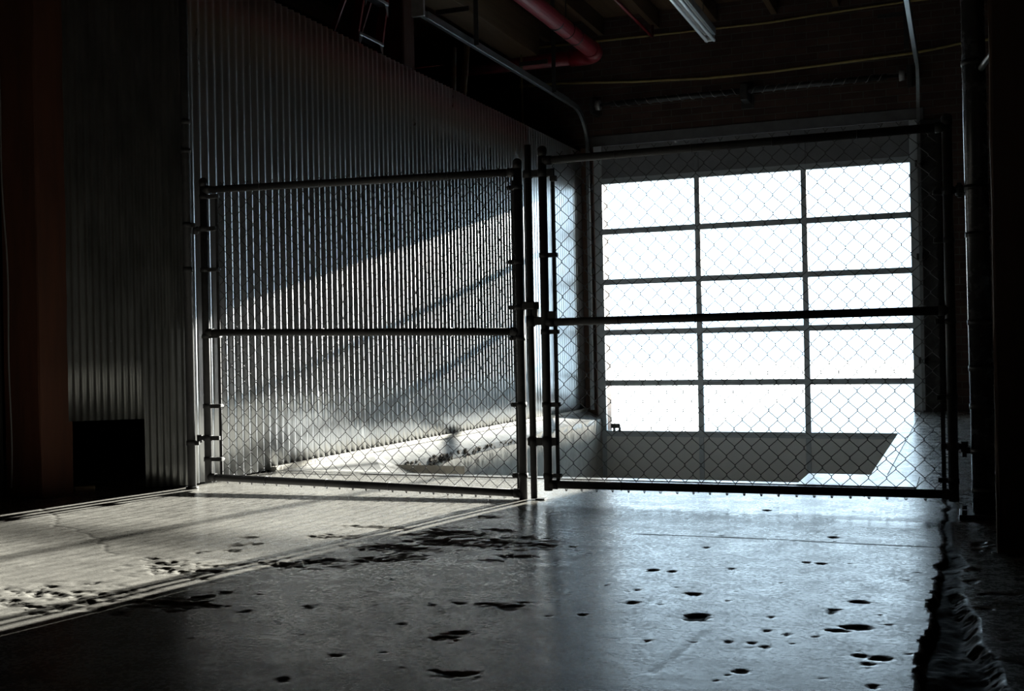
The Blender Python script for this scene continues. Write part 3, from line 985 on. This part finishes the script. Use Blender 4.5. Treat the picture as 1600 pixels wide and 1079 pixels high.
def gate_leaf(label, xl, xr, zt, zm, zb, sag, bars, bandsL, bandsR, seed, zrt):
    g = thing('chain_link_gate', ((xl + xr) / 2, GY, 0), label, 'gate', 'leaves of the chain-link double gate')
    PR = 0.0195
    for xx, s_, b0, t0 in ((xl, 0.0, zb - 0.028, zrt[0]), (xr, sag, zb + sag - 0.028, zrt[1])):
        mb = MB()
        mb.tube([(xx, GY, b0), (xx, GY, t0)], PR, 16)
        st = mb.build('stile', M['gate'], g)
        mb = MB()
        mb.sphere((xx, GY, t0), PR * 1.12, 14, 8, 1, 1, 0.8)
        mb.tube([(xx, GY, t0 - 0.03), (xx, GY, t0)], PR * 1.12, 16)
        mb.build('cap', M['gate'], st)
    for z in (zt, zm, zb):
        mb = MB()
        mb.tube([(xl, GY, z), (xr, GY, z + sag)], 0.0180, 16)
        # saddle couplings where the rail meets the stiles
        d = 1
        mb.tube([(xl + 0.006, GY, z), (xl + 0.045, GY, z + sag * 0.02)], 0.0215, 14)
        mb.tube([(xr - 0.045, GY, z + sag * 0.98), (xr - 0.006, GY, z + sag)], 0.0215, 14)
        mb.build('rail', M['gate'], g)
    fb = fabric(bars[0][0], bars[1][0], zb - 0.022, zt + 0.045, sag, GY + 0.0215, seed)
    fb.build('wire_mesh', M['wire'], g)
    for (xa, xb_) in bars:
        mb = MB()
        s0 = sag * (xa - xl) / (xr - xl)
        m_ = Matrix.Translation((xa, GY + 0.0215, 0))
        pts = [(xa, GY + 0.0215, zt + s0 - 0.035), (xb_, GY + 0.0215, zb + s0 + 0.012)]
        hw = 0.0085
        vv = []
        for px_, py_, pz_ in pts:
            vv += [(px_ - hw, py_ - 0.003, pz_), (px_ + hw, py_ - 0.003, pz_), (px_ + hw, py_ + 0.003, pz_), (px_ - hw, py_ + 0.003, pz_)]
        mb.add(vv, [(0, 1, 2, 3), (7, 6, 5, 4), (0, 4, 5, 1), (1, 5, 6, 2), (2, 6, 7, 3), (3, 7, 4, 0)])
        mb.build('tension_bar', M['gate'], g)
    for z in bandsL:
        band_part(xl, z, bars[0][0], g)
    for z in bandsR:
        band_part(xr, z, bars[1][0], g)
    # a few tie wires on the rails
    for z in (zt, zm, zb):
        for i in range(1, 5):
            xx = xl + (xr - xl) * i / 5
            s_ = sag * i / 5
            pts = [(xx, GY + 0.0195 * math.cos(a), z + s_ + 0.0195 * math.sin(a)) for a in [2 * PI * j / 12 for j in range(13)]]
            mb = MB()
            mb.tube(pts, 0.0018, 5)
            mb.build('tie_wire', M['wire'], g)
    return g

gl_ = gate_leaf('left leaf of the chain-link gate, standing before the corrugated metal wall', -3.638, -1.896, 1.545, 0.807, 0.060, -0.035,
                [(-3.573, -3.573), (-1.925, -1.925)], [1.508, 1.131, 0.788, 0.427, 0.153], [1.439, 1.095, 0.743, 0.435, 0.108], 3, (1.592, 1.556))
# hinge straps of the left leaf
for z in (1.343, 0.262):
    mb = MB()
    mb.tube([(-3.638, GY, z - 0.014), (-3.638, GY, z + 0.014)], 0.024, 14)
    mb.bbox(-3.695, -3.565, GY - 0.008, GY + 0.008, z - 0.011, z + 0.011, 0.003)
    mb.tube([(-3.690, GY, z - 0.024), (-3.690, GY, z + 0.016)], 0.014, 12)
    mb.build('hinge', M['gate'], gl_)
# fork latch of the left leaf
mb = MB()
zl_ = 0.885
mb.tube([(-1.897, GY, zl_ - 0.012), (-1.897, GY, zl_ + 0.012)], 0.0235, 14)
mb.bbox(-1.950, -1.865, GY - 0.007, GY + 0.007, zl_ - 0.010, zl_ + 0.010, 0.003)
mb.bbox(-1.872, -1.812, GY - 0.034, GY - 0.020, zl_ - 0.012, zl_ + 0.024, 0.006)
mb.bbox(-1.872, -1.812, GY + 0.020, GY + 0.034, zl_ - 0.012, zl_ + 0.024, 0.006)
mb.bbox(-1.874, -1.862, GY - 0.034, GY + 0.034, zl_ - 0.012, zl_ + 0.018, 0.004)
mb.build('fork_latch', M['gate'], gl_)

gr_ = gate_leaf('right leaf of the chain-link gate with a drop rod, before the glazed door', -1.773, -0.039, 1.552, 0.812, 0.070, 0.004,
                [(-1.732, -1.732), (-0.075, -0.075)], [1.119, 0.768, 0.435, 0.110], [1.293, 1.099, 0.771, 0.466, 0.130], 5, (1.604, 1.592))
mb = MB()
mb.tube([(-1.843, GY, 0.003), (-1.843, GY, 1.630)], 0.0155, 14)
rod = mb.build('drop_rod', M['gate'], gr_)
mb = MB()
mb.bbox(-1.868, -1.725, GY - 0.010, GY + 0.010, 1.480, 1.512, 0.003)
mb.tube([(-1.843, GY, 1.478), (-1.843, GY, 1.514)], 0.0205, 12)
mb.tube([(-1.773, GY, 1.478), (-1.773, GY, 1.514)], 0.0240, 12)
mb.bbox(-1.735, -1.705, GY - 0.012, GY + 0.012, 1.455, 1.480, 0.003)
mb.build('rod_bracket', M['gate'], gr_)
mb = MB()
mb.bbox(-1.868, -1.725, GY - 0.010, GY + 0.010, 0.248, 0.284, 0.003)
mb.tube([(-1.843, GY, 0.244), (-1.843, GY, 0.288)], 0.0205, 12)
mb.tube([(-1.773, GY, 0.244), (-1.773, GY, 0.288)], 0.0240, 12)
mb.build('rod_bracket', M['gate'], gr_)
mb = MB()
mb.bbox(-1.862, -1.773, GY - 0.012, GY + 0.012, 0.800, 0.838, 0.006)
mb.tube([(-1.843, GY, 0.795), (-1.843, GY, 0.842)], 0.0225, 12)
mb.bbox(-1.848, -1.808, GY - 0.012, GY + 0.012, 0.838, 0.875, 0.004)
mb.bbox(-1.762, -1.722, GY - 0.012, GY + 0.012, 0.825, 0.862, 0.003)
mb.build('latch_guide', M['gate'], gr_)
for z in (1.297, 0.268):
    mb = MB()
    mb.tube([(-0.039, GY, z - 0.016), (-0.039, GY, z + 0.016)], 0.0245, 14)
    mb.bbox(-0.085, 0.004, GY - 0.008, GY + 0.008, z - 0.012, z + 0.012, 0.003)
    mb.tube([(0.004, GY, z - 0.022), (0.004, GY, z + 0.020)], 0.014, 12)
    mb.build('hinge', M['gate'], gr_)

# keeper plate on the floor for the drop rod
mb = MB()
mb.bbox(-1.830, -1.785, 4.925, 4.965, -0.004, 0.006, 0.002)
tag(mb.build('floor_keeper', M['dark_steel']), 'small dark metal keeper plate on the floor beside the drop rod foot', 'plate')

# ------------------------------------------------------------------ posts and columns
t = thing('corner_post', (-3.722, 4.93, 0), 'slim round post at the corner of the metal walls carrying the left gate leaf', 'post')
mb = MB()
mb.tube([(-3.724, 4.925, 0), (-3.724, 4.925, 4.03)], 0.022, 16)
mb.build('pole', M['gate'], t)
for z in (1.90, 1.75, 1.365, 1.134, 0.238):
    mb = MB()
    mb.tube([(-3.724, 4.925, z - 0.012), (-3.724, 4.925, z + 0.012)], 0.0255, 16)
    if z in (1.365, 0.238):
        mb.bbox(-3.715, -3.676, 4.922, 4.934, z - 0.012, z + 0.010, 0.003)
    mb.build('clamp', M['gate'], t)
mb = MB()
mb.tube([(-3.724, 4.925, 0), (-3.724, 4.925, 0.012)], 0.032, 16)
mb.build('foot', M['gate'], t)

t = thing('pipe_column', (0.075, 4.90, 0), 'round grey pipe column on a bolted plate carrying the right gate leaf', 'column')
mb = MB()
mb.tube([(0.055, 4.90, 4.03), (0.074, 4.90, 0.01)], 0.0445, 24)
mb.build('pipe', M['pipe'], t)
mb = MB()
mb.bbox(-0.020, 0.168, 4.81, 4.99, -0.006, 0.012, 0.003)
bp_ = mb.build('base_plate', M['dark_steel'], t)
for dx in (0.0, 0.148):
    for dy in (4.83, 4.97):
        mb = MB()
        mb.tube([(dx, dy, 0.01), (dx, dy, 0.030)], 0.011, 6)
        mb.build('bolt', M['dark_steel'], t)
for z in (1.79, 1.297, 1.111, 0.764, 0.583, 0.432, 0.255, 0.10):
    xx = 0.074 - 0.019 * z / 4.03
    mb = MB()
    mb.tube([(xx, 4.90, z - 0.010), (xx, 4.90, z + 0.010)], 0.0475, 24)
    if z in (1.297, 0.255):
        mb.bbox(0.0, 0.05, 4.93, 4.955, z - 0.014, z + 0.012, 0.003)
        mb.tube([(0.004, GY, z - 0.03), (0.004, GY, z + 0.03)], 0.009, 10)
    mb.build('strap', M['dark_steel'], t)

# narrow branch pipe between the column and the timber post
mb = MB()
mb.tube([(0.085, 4.90, 1.755), (0.105, 4.80, 1.765), (0.20, 4.52, 1.83), (0.24, 4.40, 1.86)], 0.012, 10)
tag(mb.build('branch_pipe', M['bright_steel']), 'thin pale pipe slanting from the pipe column into the right timber post', 'pipe')

def timber(name, label, x0, x1, y0, y1, z1, m, rot=0, lean=0.0):
    mb = MB()
    cx, cy = (x0 + x1) / 2, (y0 + y1) / 2
    bm = bmesh.new()
    bmesh.ops.create_cube(bm, size=1)
    for v in bm.verts:
        v.co = Vector((v.co.x * (x1 - x0), v.co.y * (y1 - y0), (v.co.z + 0.5) * z1))
    bmesh.ops.bevel(bm, geom=[e for e in bm.edges if abs(e.verts[0].co.z - e.verts[1].co.z) > 1], offset=0.012, segments=2, profile=0.5, affect='EDGES')
    bmesh.ops.subdivide_edges(bm, edges=[e for e in bm.edges if abs(e.verts[0].co.z - e.verts[1].co.z) > 1], cuts=24)
    rg = random.Random(int(cx * 1000))
    for v in bm.verts:
        if v.co.z > 0.01:
            v.co.x += rg.uniform(-0.0025, 0.0025) + lean * v.co.z
            v.co.y += rg.uniform(-0.0025, 0.0025)
    bm.verts.index_update()
    mb.add([v.co.copy() for v in bm.verts], [[v.index for v in f.verts] for f in bm.faces])
    bm.free()
    o = mb.build(name, m)
    o.location = (cx, cy, 0)
    o.rotation_euler = (0, 0, rot)
    tag(o, label, 'column', 'square timber columns')
    return o
timber('timber_column', 'red-brown square timber column at the left edge beside the metal wall', -4.45, -4.215, 4.40, 4.62, 4.03, M['timber_red'])
timber('timber_column', 'square timber column rising behind the corrugated wall beyond the red ladder', -4.52, -4.30, 8.62, 8.84, 4.03, M['timber_red'])
timber('timber_column', 'large dark timber column at the right edge beside the pipe column', 0.118, 0.50, 4.02, 4.40, 4.03, M['timber_dark'], R(-8), 0.003)

# ------------------------------------------------------------------ things up by the ceiling
mb = MB()
mb.bbox(-4.25, -3.96, 5.0, 11.05, 3.66, 4.03, 0.01)
tag(mb.build('timber_beam', M['beam']), 'deep pale timber beam under the ceiling above the left door track', 'beam')

t = thing('sprinkler_pipe', (-3.3, 10.0, 3.6), 'thick red sprinkler pipe under the ceiling with an elbow by the brick wall', 'pipe')
mb = MB()
mb.tube([(-3.30, 2.0, 3.62), (-3.33, 10.86, 3.61)], 0.080, 20)
mb.build('main', M['red_pipe'], t)
mb = MB()
pts = []
for i in range(11):
    a = i / 10 * PI / 2
    pts.append((-3.33 - 0.16 + 0.16 * math.cos(a), 10.86 + 0.16 * math.sin(a), 3.61))
mb.tube([(-3.33, 10.74, 3.61)] + pts + [(-3.62, 11.02, 3.61)], 0.088, 20)
mb.build('elbow', M['red_pipe'], t)
mb = MB()
mb.tube([(-3.58, 11.02, 3.61), (-7.5, 11.02, 3.63)], 0.072, 18)
mb.build('branch', M['red_pipe'], t)
for yy in (8.2, 9.72, 10.28):
    mb = MB()
    mb.tube([(-3.33, yy - 0.012, 3.61), (-3.33, yy + 0.012, 3.61)], 0.0835, 20)
    mb.build('coupling', M['dark_steel'], t)
for yy in (7.5, 10.02):
    mb = MB()
    pts = [(-3.33 + 0.086 * math.cos(a), yy, 3.61 + 0.086 * math.sin(a)) for a in [2 * PI * j / 20 for j in range(21)]]
    mb.tube(pts, 0.004, 6)
    mb.tube([(-3.33, yy, 3.69), (-3.33, yy, 4.22)], 0.006, 8)
    mb.build('hanger', M['dark_steel'], t)
mb = MB()
mb.tube([(-2.90, 6.5, 3.90), (-2.93, 11.6, 3.90), (-2.93, 11.64, 3.90), (-2.93, 11.655, 3.92), (-2.93, 11.66, 4.02)], 0.017, 10)
tag(mb.build('sprinkler_branch', M['red_pipe']), 'thin red pipe along the ceiling right of the thick red sprinkler pipe', 'pipe')

t = thing('fluorescent_light', (-2.07, 9.1, 3.5), 'unlit twin-tube fluorescent batten hanging under the ceiling above the door', 'light')
mb = MB()
mb.bbox(-2.105, -2.005, 7.86, 10.30, 3.475, 3.545, 0.006)
mb.build('housing', M['grey_cond'], t)
for xx in (-2.092, -2.028):
    mb = MB()
    mb.tube([(xx, 7.90, 3.435), (xx, 7.93, 3.435), (xx, 10.30, 3.435), (xx, 10.33, 3.435)], [0.012, 0.017, 0.017, 0.012], 14)
    mb.build('lamp_tube', M['tube_glass'], t)
for yy in (7.92, 10.28):
    mb = MB()
    mb.bbox(-2.105, -2.015, yy - 0.012, yy + 0.012, 3.42, 3.48, 0.003)
    mb.build('lamp_holder', M['white_enamel'], t)
for yy in (8.3, 10.0):
    mb = MB()
    mb.tube([(-2.055, yy, 3.54), (-2.055, yy, 4.22)], 0.004, 6)
    mb.build('hanger', M['dark_steel'], t)

mb = MB()
mb.tube([(-5.6, 11.845, 3.60), (-4.0, 11.845, 3.565), (-3.2, 11.845, 3.50), (-2.4, 11.845, 3.455), (-1.783, 11.845, 3.452), (-0.9, 11.845, 3.475), (-0.366, 11.845, 3.492), (-0.08, 11.845, 3.52), (0.1, 11.845, 3.545), (2.5, 11.845, 3.545)], 0.014, 8)
tag(mb.build('wall_conduit', M['yellow_cond']), 'lower yellowish conduit running across the brick wall above the spring shaft', 'conduit', 'yellowish conduits on the brick wall')
mb = MB()
mb.tube([(-4.6, 11.85, 3.99), (-3.575, 11.85, 3.975), (-1.773, 11.85, 3.955), (-1.3, 11.85, 3.975), (-0.5, 11.85, 4.0), (2.5, 11.85, 4.01)], 0.012, 8)
tag(mb.build('wall_conduit', M['yellow_cond']), 'upper thin conduit at the top of the brick wall just below the ceiling', 'conduit', 'yellowish conduits on the brick wall')

# red stepladder standing behind the metal wall
t = thing('stepladder', (-4.6, 8.15, 0), 'red stepladder with silver steps standing behind the corrugated wall', 'ladder')
def rail_pts(y0, y1, top, foot): return [(foot, y0, 0.0), (top, y1, 3.85)]
for yb, yt in ((7.86, 7.97), (8.44, 8.33)):
    mb = MB()
    a, b = Vector((-4.95, yb, 0.0)), Vector((-4.27, yt, 3.85))
    mb.sweep([(-0.012, -0.035), (0.012, -0.035), (0.012, 0.035), (-0.012, 0.035)], [a, b], side=Vector((0, 1, 0)))
    mb.build('rail', M['ladder_red'], t)
for k in range(11):
    z = 0.32 * (k + 1)
    f = z / 3.85
    xx = -4.95 + 0.68 * f
    mb = MB()
    ya, yb_ = 7.86 + 0.11 * f, 8.44 - 0.11 * f
    mb.bbox(xx - 0.045, xx + 0.045, ya, yb_, z - 0.028, z, 0.004)
    mb.add([(xx + 0.03, ya, z - 0.02), (xx + 0.03, ya + 0.06, z - 0.02), (xx + 0.03, ya, z - 0.12), (xx + 0.036, ya, z - 0.02), (xx + 0.036, ya + 0.06, z - 0.02), (xx + 0.036, ya, z - 0.12)], [(0, 1, 2), (5, 4, 3), (0, 3, 4, 1), (1, 4, 5, 2), (2, 5, 3, 0)])
    mb.add([(xx + 0.03, yb_, z - 0.02), (xx + 0.03, yb_ - 0.06, z - 0.02), (xx + 0.03, yb_, z - 0.12), (xx + 0.036, yb_, z - 0.02), (xx + 0.036, yb_ - 0.06, z - 0.02), (xx + 0.036, yb_, z - 0.12)], [(0, 1, 2), (5, 4, 3), (0, 3, 4, 1), (1, 4, 5, 2), (2, 5, 3, 0)])
    st = mb.build('step', M['aluminium'], t)
for yb, yt in ((7.80, 7.98), (8.50, 8.32)):
    mb = MB()
    a, b = Vector((-5.95, yb, 0.0)), Vector((-4.36, yt, 3.78))
    mb.sweep([(-0.010, -0.02), (0.010, -0.02), (0.010, 0.02), (-0.010, 0.02)], [a, b], side=Vector((0, 1, 0)))
    mb.build('rear_leg', M['ladder_red'], t)
mb = MB()
mb.bbox(-4.40, -4.22, 7.94, 8.36, 3.83, 3.88, 0.01)
mb.build('top_cap', M['ladder_red'], t)

mb = MB()
mb.tube([(-4.22, 9.25, 0.0), (-4.22, 9.45, 3.0), (-4.22, 9.48, 3.42)], 0.022, 10)
tag(mb.build('steel_pole', M['grey_cond']), 'grey pole leaning behind the corrugated wall under the left door track', 'pole')
mb = MB()
mb.tube([(-4.24, 9.35, 0.0), (-4.24, 9.70, 3.0), (-4.24, 9.82, 3.55)], [0.032, 0.032, 0.032], 10)
tag(mb.build('wooden_pole', M['offcut']), 'thicker brown pole leaning behind the corrugated wall next to the grey one', 'pole')
mb = MB()
mb.tube([(-4.1, 10.88, 0.0), (-4.1, 10.88, 3.66)], 0.012, 8)
tag(mb.build('riser_conduit', M['yellow_cond']), 'thin yellowish upright conduit behind the far end of the corrugated wall', 'conduit')

# cable down the left timber column
mb = MB()
pts = []
for i in range(40):
    z = 0.05 + i * 0.1
    pts.append((-4.405 + 0.012 * math.sin(z * 2.1) + 0.006 * math.sin(z * 7) - 0.010 * z, 4.392, z))
mb.tube(pts, 0.004, 6)
tag(mb.build('cable', M['grey_cond']), 'thin loose cable hanging down the red-brown column at the left edge', 'cable')

# offcut lying in the hole
mb = MB()
mb.bbox(-0.05, 0.05, -0.03, 0.03, 0, 0.03, 0.004)
o = mb.build('wood_offcut', M['offcut'])
o.location = (-4.22, 4.70, 0.0)
o.rotation_euler = (0, 0, R(40))
tag(o, 'small pale wood offcut lying in the dark hole of the metal wall', 'offcut')
